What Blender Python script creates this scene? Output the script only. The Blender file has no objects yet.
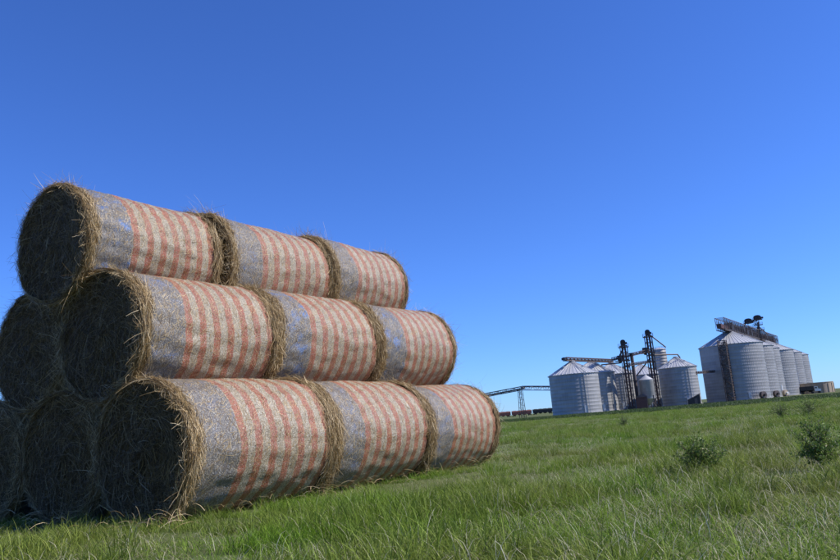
import bpy, math, random
import numpy as np
from mathutils import Vector, Matrix

scene = bpy.context.scene
col = scene.collection
rad = math.radians

# ------------------------------------------------------------------ camera, sky, sun, exposure
cam_d = bpy.data.cameras.new('camera')
cam_d.sensor_width = 36.0
cam_d.lens = 729.25 / 840 * 36
cam_d.clip_start = 0.05
cam_d.clip_end = 20000
cam = bpy.data.objects.new('camera', cam_d)
col.objects.link(cam)
PITCH, ROLL, CAMH = 0.1926, -0.0825, 0.707
_fw = Vector((0, math.cos(PITCH), math.sin(PITCH)))
_r = Vector((1, 0, 0))
_u = _r.cross(_fw)
_R = _r * math.cos(ROLL) + _u * math.sin(ROLL)
_U = -_r * math.sin(ROLL) + _u * math.cos(ROLL)
M = Matrix.Identity(4)
for i in range(3):
    M[i][0], M[i][1], M[i][2] = _R[i], _U[i], -_fw[i]
M[2][3] = CAMH
cam.matrix_world = M
scene.camera = cam

SUN_AZ, SUN_EL = rad(96), rad(44)          # azimuth clockwise from +Y
world = bpy.data.worlds.new('World')
scene.world = world
world.use_nodes = True
wn = world.node_tree
wn.nodes.clear()
w_out = wn.nodes.new('ShaderNodeOutputWorld')
w_bg = wn.nodes.new('ShaderNodeBackground')
w_sky = wn.nodes.new('ShaderNodeTexSky')
w_sky.sky_type = 'NISHITA'
w_sky.sun_disc = False
w_sky.sun_elevation = SUN_EL
w_sky.sun_rotation = SUN_AZ
w_sky.altitude = 900
w_sky.air_density = 1.0
w_sky.dust_density = 0.12
w_sky.ozone_density = 2.0
w_mul = wn.nodes.new('ShaderNodeMix')              # camera white balance: deep saturated blue
w_mul.data_type = 'RGBA'
w_mul.blend_type = 'MULTIPLY'
w_mul.inputs['Factor'].default_value = 1.0
w_mul.inputs[7].default_value = (0.53, 0.92, 1.82, 1)
wn.links.new(w_sky.outputs['Color'], w_mul.inputs[6])
wn.links.new(w_mul.outputs[2], w_bg.inputs['Color'])
w_bg.inputs['Strength'].default_value = 0.088
wn.links.new(w_bg.outputs['Background'], w_out.inputs['Surface'])

sun_d = bpy.data.lights.new('sun', 'SUN')
sun_d.energy = 5.0
sun_d.angle = rad(0.53)
sun_d.color = (1.0, 0.95, 0.87)
sun = bpy.data.objects.new('sun', sun_d)
col.objects.link(sun)
S = Vector((math.sin(SUN_AZ) * math.cos(SUN_EL), math.cos(SUN_AZ) * math.cos(SUN_EL), math.sin(SUN_EL)))
sun.rotation_euler = S.to_track_quat('Z', 'Y').to_euler()
sun.location = (30, -10, 60)

vs = scene.view_settings
vs.view_transform = 'Standard'
vs.look = 'None'
vs.exposure = 0.25
vs.gamma = 1.0
vs.use_curve_mapping = False

# ------------------------------------------------------------------ helpers
rng = np.random.default_rng(7)
random.seed(7)


def tag(o, label=None, cat=None, group=None, kind=None):
    if label: o['label'] = label
    if cat: o['category'] = cat
    if group: o['group'] = group
    if kind: o['kind'] = kind
    return o


def empty(name, loc, rz=0.0):
    o = bpy.data.objects.new(name, None)
    o.empty_display_size = 0.3
    o.location = loc
    o.rotation_euler = (0, 0, rz)
    col.objects.link(o)
    return o


def link(name, me, mat=None, parent=None, kind=None):
    o = bpy.data.objects.new(name, me)
    col.objects.link(o)
    if mat is not None and not me.materials:
        me.materials.append(mat)
    if parent is not None:
        o.parent = parent
    if kind:
        o['kind'] = kind
    return o


class MB:
    """collects simple solids into one mesh"""
    def __init__(self):
        self.v, self.f = [], []

    def add(self, vs_, fs):
        n = len(self.v)
        self.v += [tuple(p) for p in vs_]
        self.f += [tuple(i + n for i in q) for q in fs]
        return self

    def box(self, c, s, rz=0.0):
        hx, hy, hz = s[0] / 2, s[1] / 2, s[2] / 2
        ca, sa = math.cos(rz), math.sin(rz)
        P = []
        for z in (-hz, hz):
            for x, y in ((-hx, -hy), (hx, -hy), (hx, hy), (-hx, hy)):
                P.append((c[0] + x * ca - y * sa, c[1] + x * sa + y * ca, c[2] + z))
        return self.add(P, [(0, 3, 2, 1), (4, 5, 6, 7), (0, 1, 5, 4), (1, 2, 6, 5), (2, 3, 7, 6), (3, 0, 4, 7)])

    def bar(self, a, b, w, h=None):
        """square bar between two points"""
        h = h or w
        a, b = Vector(a), Vector(b)
        d = (b - a).normalized()
        s = d.cross(Vector((0, 0, 1)))
        s = Vector((1, 0, 0)) if s.length < 1e-4 else s.normalized()
        t = s.cross(d)
        P = []
        for p in (a, b):
            for i, j in ((-1, -1), (1, -1), (1, 1), (-1, 1)):
                P.append(p + s * i * w / 2 + t * j * h / 2)
        return self.add(P, [(0, 3, 2, 1), (4, 5, 6, 7), (0, 1, 5, 4), (1, 2, 6, 5), (2, 3, 7, 6), (3, 0, 4, 7)])

    def tube(self, a, b, r0, r1=None, n=10, cap=True):
        r1 = r0 if r1 is None else r1
        a, b = Vector(a), Vector(b)
        d = (b - a).normalized()
        s = d.cross(Vector((0, 0, 1)))
        s = Vector((1, 0, 0)) if s.length < 1e-4 else s.normalized()
        t = s.cross(d)
        P = []
        for p, r in ((a, r0), (b, r1)):
            for i in range(n):
                q = 2 * math.pi * i / n
                P.append(p + s * math.cos(q) * r + t * math.sin(q) * r)
        F = [(i, (i + 1) % n, n + (i + 1) % n, n + i) for i in range(n)]
        if cap:
            F += [tuple(range(n))[::-1], tuple(range(n, 2 * n))]
        return self.add(P, F)

    def lathe(self, prof, n=48, c=(0, 0, 0)):
        """profile [(r, z)] turned round the vertical through c"""
        P, F = [], []
        for r, z in prof:
            for i in range(n):
                q = 2 * math.pi * i / n
                P.append((c[0] + r * math.cos(q), c[1] + r * math.sin(q), c[2] + z))
        for k in range(len(prof) - 1):
            for i in range(n):
                j = (i + 1) % n
                F.append((k * n + i, k * n + j, (k + 1) * n + j, (k + 1) * n + i))
        return self.add(P, F)

    def mesh(self, name, smooth=False):
        me = bpy.data.meshes.new(name)
        me.from_pydata(self.v, [], self.f)
        me.update()
        if smooth:
            me.polygons.foreach_set('use_smooth', [True] * len(me.polygons))
        return me

    def build(self, name, mat, parent=None, smooth=False, kind=None):
        return link(name, self.mesh(name, smooth), mat, parent, kind)


def np_mesh(name, V, F, attrs=None, smooth=False):
    """fast mesh from arrays of vertices (n,3) and quads (m,4); attrs: float point attributes"""
    me = bpy.data.meshes.new(name)
    V = np.ascontiguousarray(V, dtype=np.float32)
    F = np.ascontiguousarray(F, dtype=np.int32)
    k = F.shape[1]
    me.vertices.add(len(V))
    me.vertices.foreach_set('co', V.ravel())
    me.loops.add(F.size)
    me.loops.foreach_set('vertex_index', F.ravel())
    me.polygons.add(len(F))
    me.polygons.foreach_set('loop_start', np.arange(0, F.size, k, dtype=np.int32))
    me.polygons.foreach_set('loop_total', np.full(len(F), k, dtype=np.int32))
    if smooth:
        me.polygons.foreach_set('use_smooth', np.ones(len(F), dtype=bool))
    for key, val in (attrs or {}).items():
        a = me.attributes.new(key, 'FLOAT', 'POINT')
        a.data.foreach_set('value', np.ascontiguousarray(val, dtype=np.float32))
    me.update(calc_edges=True)
    return me


def norm(a):
    return a / np.maximum(np.linalg.norm(a, axis=-1, keepdims=True), 1e-9)


def ribbons(P, side, width, taper=0.25):
    """P (n,k,3) centre lines, side (n,3) ribbon width direction, width (n,)"""
    n, k, _ = P.shape
    t = np.linspace(0, 1, k)
    w = width[:, None] * (1 - (1 - taper) * t ** 1.5)[None, :] * 0.5
    A = P - side[:, None, :] * w[..., None]
    B = P + side[:, None, :] * w[..., None]
    V = np.stack([A, B], 2).reshape(-1, 3)
    base = (np.arange(n) * k * 2)[:, None] + (np.arange(k - 1) * 2)[None, :]
    F = np.stack([base, base + 1, base + 3, base + 2], -1).reshape(-1, 4)
    return V, F, k * 2


# ------------------------------------------------------------------ materials
class NT:
    def __init__(self, name):
        self.m = bpy.data.materials.new(name)
        self.m.use_nodes = True
        self.t = self.m.node_tree
        self.b = self.t.nodes['Principled BSDF']
        self.out = self.t.nodes['Material Output']

    def n(self, typ, **kw):
        x = self.t.nodes.new('ShaderNode' + typ)
        for k, v in kw.items():
            setattr(x, k, v)
        return x

    def l(self, a, b):
        self.t.links.new(a, b)

    def sock(self, x, s):
        if hasattr(x, 'links'):
            self.l(x, s)
        else:
            s.default_value = x

    def math(self, op, a, b=0.0, c=None, clamp=False):
        x = self.n('Math', operation=op, use_clamp=clamp)
        self.sock(a, x.inputs[0]); self.sock(b, x.inputs[1])
        if c is not None: self.sock(c, x.inputs[2])
        return x.outputs[0]

    def noise(self, vec, scale, detail=3, rough=0.55, dist=0.0):
        x = self.n('TexNoise')
        x.inputs['Scale'].default_value = scale
        x.inputs['Detail'].default_value = detail
        x.inputs['Roughness'].default_value = rough
        x.inputs['Distortion'].default_value = dist
        if vec is not None: self.l(vec, x.inputs['Vector'])
        return x.outputs['Fac']

    def ramp(self, fac, stops):
        x = self.n('ValToRGB')
        e = x.color_ramp.elements
        while len(e) > 1: e.remove(e[-1])
        for i, (p, c) in enumerate(stops):
            q = e[0] if i == 0 else e.new(p)
            q.position = p
            q.color = (*c, 1) if len(c) == 3 else c
        self.l(fac, x.inputs[0])
        return x.outputs[0]

    def mix(self, fac, a, b, blend='MIX'):
        x = self.n('Mix', data_type='RGBA', blend_type=blend)
        self.sock(fac, x.inputs['Factor'])
        for v, s in ((a, x.inputs[6]), (b, x.inputs[7])):
            if hasattr(v, 'links'): self.l(v, s)
            else: s.default_value = (*v, 1) if len(v) == 3 else v
        return x.outputs[2]

    def map(self, v, a0, a1, b0=0.0, b1=1.0):
        x = self.n('MapRange')
        self.l(v, x.inputs[0])
        for i, q in enumerate((a0, a1, b0, b1)): x.inputs[1 + i].default_value = q
        return x.outputs[0]

    def vec(self, x, y, z):
        c = self.n('CombineXYZ')
        for i, q in enumerate((x, y, z)): self.sock(q, c.inputs[i])
        return c.outputs[0]

    def coords(self):
        return self.n('TexCoord').outputs['Object']

    def pos(self):
        return self.n('NewGeometry').outputs['Position']

    def sep(self, v):
        s = self.n('SeparateXYZ'); self.l(v, s.inputs[0]); return s.outputs

    def attr(self, name):
        a = self.n('Attribute'); a.attribute_name = name; return a.outputs['Fac']

    def bump(self, h, strength=0.5, dist=0.01):
        b = self.n('Bump')
        b.inputs['Strength'].default_value = strength
        b.inputs['Distance'].default_value = dist
        self.l(h, b.inputs['Height'])
        self.l(b.outputs[0], self.b.inputs['Normal'])

    def set(self, color=None, rough=None, metal=None, spec=None):
        for key, v in (('Base Color', color), ('Roughness', rough), ('Metallic', metal), ('Specular IOR Level', spec)):
            if v is None: continue
            s = self.b.inputs[key]
            if hasattr(v, 'links'): self.l(v, s)
            elif isinstance(v, tuple): s.default_value = (*v, 1)
            else: s.default_value = v
        return self.m


def m_plain(name, c, rough=0.6, metal=0.0, var=0.35, scale=3.0):
    t = NT(name)
    nz = t.noise(t.coords(), scale, 4)
    d = tuple(x * (1 - var) for x in c)
    t.set(t.mix(nz, d, tuple(min(1, x * (1 + var)) for x in c)), rough, metal)
    return t.m


def m_leafy(name, colfn, trans=0.35, rough=0.5, spec=0.3):
    """thin vegetation: diffuse + some translucency"""
    t = NT(name)
    c = colfn(t)
    t.set(c, rough, 0.0, spec)
    tr = t.n('BsdfTranslucent')
    t.l(c, tr.inputs['Color'])
    mx = t.n('MixShader')
    mx.inputs[0].default_value = trans
    t.l(t.b.outputs[0], mx.inputs[1]); t.l(tr.outputs[0], mx.inputs[2])
    t.l(mx.outputs[0], t.out.inputs['Surface'])
    return t.m


BALE_R, BALE_L, WRAP0 = 0.68, 1.86, 0.085


def m_hay_core():
    t = NT('packed_hay')
    x, y, z = t.sep(t.coords())
    r = t.math('SQRT', t.math('ADD', t.math('MULTIPLY', y, y), t.math('MULTIPLY', z, z)))
    th = t.math('ARCTAN2', y, z)
    v = t.vec(t.math('MULTIPLY', r, 70), t.math('MULTIPLY', th, 5), t.math('MULTIPLY', x, 60))
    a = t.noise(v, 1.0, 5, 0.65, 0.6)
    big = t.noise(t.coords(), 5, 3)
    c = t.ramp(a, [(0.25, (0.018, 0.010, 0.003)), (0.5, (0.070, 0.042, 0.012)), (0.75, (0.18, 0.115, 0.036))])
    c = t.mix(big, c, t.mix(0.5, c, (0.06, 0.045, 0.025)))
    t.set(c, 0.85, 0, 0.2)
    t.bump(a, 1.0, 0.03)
    return t.m


def m_straw():
    def f(t):
        a = t.attr('shade')
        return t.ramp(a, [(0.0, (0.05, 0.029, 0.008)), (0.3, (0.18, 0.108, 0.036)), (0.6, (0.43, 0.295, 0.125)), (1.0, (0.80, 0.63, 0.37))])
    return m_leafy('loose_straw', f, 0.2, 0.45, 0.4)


def m_net():
    t = NT('flag_net_wrap')
    co = t.coords()
    x, y, z = t.sep(co)
    oi = t.n('ObjectInfo')
    r_, g_, b_ = [s for s in (lambda q: (q.outputs[0], q.outputs[1], q.outputs[2]))(
        (lambda n: (t.l(oi.outputs['Color'], n.inputs[0]), n)[1])(t.n('SeparateColor')))]
    rnd = oi.outputs['Random']
    th = t.math('ARCTAN2', y, z)
    # per-bale offset of the noise
    off = t.n('VectorMath', operation='ADD')
    t.l(co, off.inputs[0]); t.l(t.vec(0.0, t.math('MULTIPLY', rnd, 37.0), 0.0), off.inputs[1])
    nco = off.outputs[0]
    wig = t.math('MULTIPLY', t.math('SUBTRACT', t.noise(nco, 3.0, 3), 0.5), 0.035)
    fuz = t.math('MULTIPLY', t.math('SUBTRACT', t.noise(nco, 70.0, 3), 0.5), 0.035)
    p = t.map(t.math('ADD', t.math('ADD', x, wig), fuz), WRAP0, BALE_L - WRAP0)
    bw = t.math('MULTIPLY', g_, 0.27)                  # width of the blue field differs from bale to bale
    st = t.math('MULTIPLY', t.math('DIVIDE', t.math('SUBTRACT', p, bw), t.math('SUBTRACT', 1.0, bw)), 6.5)
    fr = t.math('FRACT', st)
    red = t.math('MULTIPLY', t.map(fr, 0.47, 0.53, 1.0, 0.0), t.map(fr, 0.0, 0.04))
    blue = t.map(t.math('SUBTRACT', p, bw), -0.005, 0.005, 1.0, 0.0)
    big = t.noise(nco, 2.2, 4, 0.6)
    big2 = t.noise(nco, 4.5, 4, 0.6)
    # strands of straw seen through the mesh: streaks along the winding
    sv = t.vec(t.math('MULTIPLY', x, 105), t.math('MULTIPLY', th, 26), t.math('MULTIPLY', rnd, 19.0))
    sk = t.noise(sv, 1.0, 4, 0.7, 0.8)
    sv2 = t.vec(t.math('MULTIPLY', x, 60), t.math('MULTIPLY', th, 46), t.math('MULTIPLY', rnd, 11.0))
    sp = t.noise(sv2, 1.0, 3, 0.7)
    hay = t.ramp(sk, [(0.28, (0.050, 0.035, 0.020)), (0.5, (0.21, 0.16, 0.092)), (0.72, (0.52, 0.43, 0.28))])
    hay_dark = t.ramp(sk, [(0.28, (0.04, 0.034, 0.028)), (0.5, (0.155, 0.132, 0.105)), (0.75, (0.44, 0.39, 0.32))])
    redc = t.mix(t.map(big, 0.35, 0.65), (0.40, 0.060, 0.034), (0.36, 0.090, 0.030))
    whitec = (0.50, 0.43, 0.315)
    bluec = t.mix(t.map(big2, 0.52, 0.66), (0.105, 0.116, 0.138), (0.045, 0.16, 0.42))
    pig = t.mix(red, whitec, redc)
    pig = t.mix(blue, pig, bluec)
    # cover of the print: high on red, less on white and on the faded blue
    cov = t.mix(red, (0.50, 0.50, 0.50), (0.80, 0.80, 0.80))
    covb = t.math('MULTIPLY', t.map(big2, 0.40, 0.68, 0.35, 0.95), r_)
    cv = t.n('CombineXYZ')
    cov = t.mix(blue, cov, t.vec(covb, covb, covb))
    cfac = t.math('MULTIPLY', cov, t.map(sp, 0.33, 0.62, 0.25, 1.25), clamp=True)
    cfac = t.math('MULTIPLY', cfac, t.map(big, 0.30, 0.66, 0.55, 1.15), clamp=True)
    c = t.mix(cfac, t.mix(blue, hay, hay_dark), pig)
    # bright glints of net and bleached straw
    gl = t.noise(t.vec(t.math('MULTIPLY', x, 130), t.math('MULTIPLY', th, 66), t.math('MULTIPLY', rnd, 5.0)), 1.0, 2, 0.6)
    c = t.mix(t.math('MULTIPLY', t.map(gl, 0.58, 0.70, 0.0, 0.8), t.map(red, 0.0, 1.0, 1.0, 0.55)), c, (0.80, 0.75, 0.64))
    c = t.mix(t.map(gl, 0.44, 0.33, 0.0, 0.6), c, (0.06, 0.045, 0.035))
    t.set(c, t.map(big, 0.3, 0.7, 0.46, 0.34), 0, 0.6)
    wr = t.noise(t.vec(t.math('MULTIPLY', x, 26), t.math('MULTIPLY', th, 2.2), t.math('MULTIPLY', rnd, 7.0)), 1.0, 3, 0.5, 0.4)
    h = t.math('ADD', t.math('ADD', sk, t.math('MULTIPLY', gl, 0.8)), t.math('MULTIPLY', wr, 1.6))
    t.bump(h, 0.8, 0.010)
    return t.m


def grass_col(t):
    a = t.attr('shade')      # 0..1 green blade, >1 dry blade
    oi = t.n('ObjectInfo')
    pz = t.noise(t.pos(), 0.45, 3)
    pf = t.noise(t.pos(), 2.1, 3)
    g = t.ramp(a, [(0.0, (0.040, 0.096, 0.006)), (0.5, (0.125, 0.240, 0.015)), (1.0, (0.240, 0.375, 0.032))])
    dull = t.ramp(a, [(0.0, (0.078, 0.112, 0.016)), (0.5, (0.185, 0.240, 0.036)), (1.0, (0.315, 0.355, 0.080))])
    g = t.mix(t.map(pz, 0.38, 0.58), g, dull)
    g = t.mix(t.map(pf, 0.60, 0.75, 0.0, 0.5), g, (0.045, 0.125, 0.03))
    hs = t.n('HueSaturation')
    t.l(g, hs.inputs['Color'])
    t.l(t.map(oi.outputs['Random'], 0, 1, 0.75, 1.25), hs.inputs['Value'])
    dry = t.ramp(t.math('SUBTRACT', a, 1.0), [(0.0, (0.26, 0.22, 0.10)), (0.5, (0.48, 0.43, 0.25)), (1.0, (0.80, 0.76, 0.58))])
    return t.mix(t.math('GREATER_THAN', a, 1.0), hs.outputs[0], dry)


MAT = {}
MAT['hay'] = m_hay_core()
MAT['straw'] = m_straw()
MAT['net'] = m_net()
MAT['grass'] = m_leafy('grass_blades', grass_col, 0.38, 0.6, 0.2)


def m_ground():
    t = NT('field_soil_and_thatch')
    p = t.pos()
    a = t.noise(p, 0.09, 5)
    b = t.noise(p, 1.3, 4)
    f = t.noise(p, 24, 4)
    c = t.mix(t.map(a, 0.35, 0.65), (0.075, 0.115, 0.030), (0.105, 0.125, 0.045))
    c = t.mix(t.map(b, 0.45, 0.7, 0, 0.7), c, (0.060, 0.060, 0.028))
    c = t.mix(t.map(f, 0.4, 0.75, 0, 0.6), c, (0.16, 0.14, 0.07))
    t.set(c, 0.95, 0, 0.1)
    t.bump(f, 0.8, 0.03)
    return t.m


def m_galv(name, base, tint=1.0, metal=0.30, rough=0.55):
    t = NT(name)
    co = t.coords()
    x, y, z = t.sep(co)
    th = t.math('ARCTAN2', y, x)
    oi = t.n('ObjectInfo')
    # sheets: rings 1.12 m high, nine-foot long staggered
    ring = t.math('FLOOR', t.math('DIVIDE', z, 1.12))
    sheet = t.math('FLOOR', t.math('ADD', t.math('MULTIPLY', th, 3.2), t.math('MULTIPLY', ring, 0.5)))
    wn_ = t.n('TexWhiteNoise', noise_dimensions='2D')
    t.l(t.vec(ring, sheet, 0.0), wn_.inputs['Vector'])
    wr = t.n('TexWhiteNoise', noise_dimensions='1D')
    t.l(ring, wr.inputs['W'])
    streak = t.noise(t.vec(t.math('MULTIPLY', th, 26), t.math('MULTIPLY', z, 0.12), 0.0), 1.0, 4)
    v = t.math('ADD', t.math('MULTIPLY', wn_.outputs[0], 0.16), t.math('MULTIPLY', wr.outputs[0], 0.14))
    v = t.math('ADD', v, t.math('MULTIPLY', streak, 0.35))
    v = t.math('ADD', v, 0.60)
    c = t.mix(1.0, base, t.vec(v, v, v), 'MULTIPLY')
    t.set(c, rough, metal)
    # corrugation
    wv = t.math('SINE', t.math('MULTIPLY', z, 2 * math.pi / 0.28))
    t.bump(wv, 0.10, 0.03)
    return t.m


MAT['ground'] = m_ground()
MAT['galv'] = m_galv('galvanised_bin_sheet', (0.33, 0.325, 0.32))
MAT['galv_roof'] = m_plain('galvanised_roof_sheet', (0.50, 0.50, 0.50), 0.45, 0.25, 0.12, 0.8)
MAT['galv_dull'] = m_plain('weathered_galvanised_steel', (0.42, 0.44, 0.46), 0.5, 0.5, 0.2, 1.0)
MAT['rust'] = m_plain('brown_painted_steel', (0.115, 0.088, 0.080), 0.6, 0.15, 0.5, 1.5)
MAT['rust2'] = m_plain('red_oxide_steel', (0.095, 0.042, 0.034), 0.6, 0.1, 0.4, 1.5)
MAT['dark'] = m_plain('dark_steel', (0.040, 0.034, 0.034), 0.5, 0.3, 0.4, 2.0)
MAT['car'] = m_plain('brown_railcar_paint', (0.20, 0.075, 0.055), 0.55, 0.0, 0.35, 0.6)
MAT['carblack'] = m_plain('black_railcar_paint', (0.012, 0.012, 0.014), 0.5, 0.0, 0.4, 0.6)
MAT['conc'] = m_plain('tan_concrete', (0.34, 0.27, 0.20), 0.85, 0.0, 0.18, 0.7)
MAT['concgrey'] = m_plain('grey_concrete', (0.32, 0.31, 0.29), 0.85, 0.0, 0.2, 1.0)
MAT['white'] = m_plain('white_paint', (0.75, 0.75, 0.74), 0.35, 0.0, 0.06, 1.0)
MAT['rubber'] = m_plain('tyre_rubber', (0.02, 0.02, 0.02), 0.8, 0.0, 0.2, 5.0)
MAT['glass'] = m_plain('dark_window_glass', (0.02, 0.025, 0.03), 0.1, 0.0, 0.1, 1.0)

# ------------------------------------------------------------------ ground


def gz(x, y):
    d = np.hypot(x, y)
    t = np.clip((d - 22) / 130.0, 0, 1)
    return -0.80 * t * t * (3 - 2 * t)


def make_ground():
    rr = np.concatenate([[0], np.geomspace(1.0, 9000, 90)])
    na = 120
    V, F = [], []
    th = np.linspace(0, 2 * np.pi, na, endpoint=False)
    for r in rr:
        x, y = r * np.sin(th), r * np.cos(th)
        z = gz(x, y) + 0.02 * np.sin(x * 0.9 + 1) * np.cos(y * 0.7) * (r < 60)
        V.append(np.stack([x, y, z], 1))
    V = np.concatenate(V)
    i = np.arange(na); j = (i + 1) % na
    for k in range(len(rr) - 1):
        F.append(np.stack([k * na + i, (k + 1) * na + i, (k + 1) * na + j, k * na + j], 1))
    me = np_mesh('ground', V, np.concatenate(F), smooth=True)
    o = link('ground', me, MAT['ground'])
    tag(o, 'wide flat green grass field reaching out to the grain bins', 'field', kind='structure')
    return o


make_ground()

# ------------------------------------------------------------------ hay bales
AZ = 0.5786                                    # direction of the rows, clockwise from +Y
UX, UY = math.sin(AZ), math.cos(AZ)            # along the rows
VX, VY = -math.cos(AZ), math.sin(AZ)           # across the pile
ROW0 = (-2.629 - 0.095 * 0.5468, 6.931 - 0.095 * 0.8372)
SP = 1.368
Rb, Lb = BALE_R, BALE_L


def bumps(th, x, seed, amp):
    r = np.random.default_rng(seed)
    o = np.zeros_like(th)
    for k in range(10):
        n = r.integers(1, 7)
        o += np.sin(n * th + r.uniform(0, 6.3) + x * r.uniform(-5, 5)) / 10
    for k in range(8):
        n = r.integers(9, 26)
        o += 0.35 * np.sin(n * th + r.uniform(0, 6.3) + x * r.uniform(-14, 14)) / 8
    return o * amp


def core_mesh(seed):
    n = 96
    prof = []
    for s in np.linspace(0, 0.93, 12):
        prof.append((0.035 - 0.045 * s ** 3 + 0.014 * math.sin(s * 21 + seed), Rb * s))
    prof += [(-0.012, Rb * 0.965), (0.006, Rb * 0.99), (0.035, Rb * 1.002), (0.06, Rb * 1.002), (0.08, Rb * 0.99), (0.11, Rb * 0.96), (0.18, Rb * 0.93)]
    left = prof
    rightp = [(Lb - x, r) for x, r in prof][::-1]
    prof = left + rightp
    X = np.array([p[0] for p in prof]); R = np.array([p[1] for p in prof])
    th = np.linspace(0, 2 * np.pi, n, endpoint=False)
    TH, XX = np.meshgrid(th, X); RR = np.repeat(R[:, None], n, 1)
    rs = np.random.default_rng(seed)
    XX = XX + (rs.normal(0, 0.006, XX.shape) + 0.35 * bumps(TH * 1.0, RR * 3, seed + 9, 0.10)) * (RR > 0.05) * (RR < Rb * 0.97)
    RR = np.maximum(RR * (1 + bumps(TH, XX, seed, 0.05)) + rs.normal(0, 0.004, RR.shape), 0.002)
    V = np.stack([XX, RR * np.sin(TH), RR * np.cos(TH)], -1).reshape(-1, 3)
    i = np.arange(n); j = (i + 1) % n
    F = np.concatenate([np.stack([k * n + i, k * n + j, (k + 1) * n + j, (k + 1) * n + i], 1) for k in range(len(X) - 1)])
    return np_mesh('hay_core', V, F, smooth=True)


def wrap_mesh(seed):
    n = 160
    X = np.concatenate([[WRAP0 - 0.006, WRAP0], np.linspace(WRAP0 + 0.02, Lb - WRAP0 - 0.02, 44), [Lb - WRAP0, Lb - WRAP0 + 0.006]])
    R = np.full(len(X), Rb * 1.002)
    R[0] = R[-1] = Rb * 0.985
    th = np.linspace(0, 2 * np.pi, n, endpoint=False)
    TH, XX = np.meshgrid(th, X); RR = np.repeat(R[:, None], n, 1)
    rs = np.random.default_rng(seed + 50)
    edge = np.minimum(np.abs(XX - WRAP0), np.abs(XX - (Lb - WRAP0)))
    RR = RR * (1 + bumps(TH, XX, seed, 0.05)) + rs.normal(0, 0.0022, RR.shape) * (edge > 0.01)
    # slightly ragged edge of the net
    XX = XX + (edge < 0.012) * (0.016 * np.sin(TH * 5 + seed) + 0.009 * np.sin(TH * 17 + 2 * seed) + 0.006 * np.sin(TH * 31))
    V = np.stack([XX, RR * np.sin(TH), RR * np.cos(TH)], -1).reshape(-1, 3)
    i = np.arange(n); j = (i + 1) % n
    F = np.concatenate([np.stack([k * n + i, k * n + j, (k + 1) * n + j, (k + 1) * n + i], 1) for k in range(len(X) - 1)])
    return np_mesh('net_wrap', V, F, smooth=True)


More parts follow.
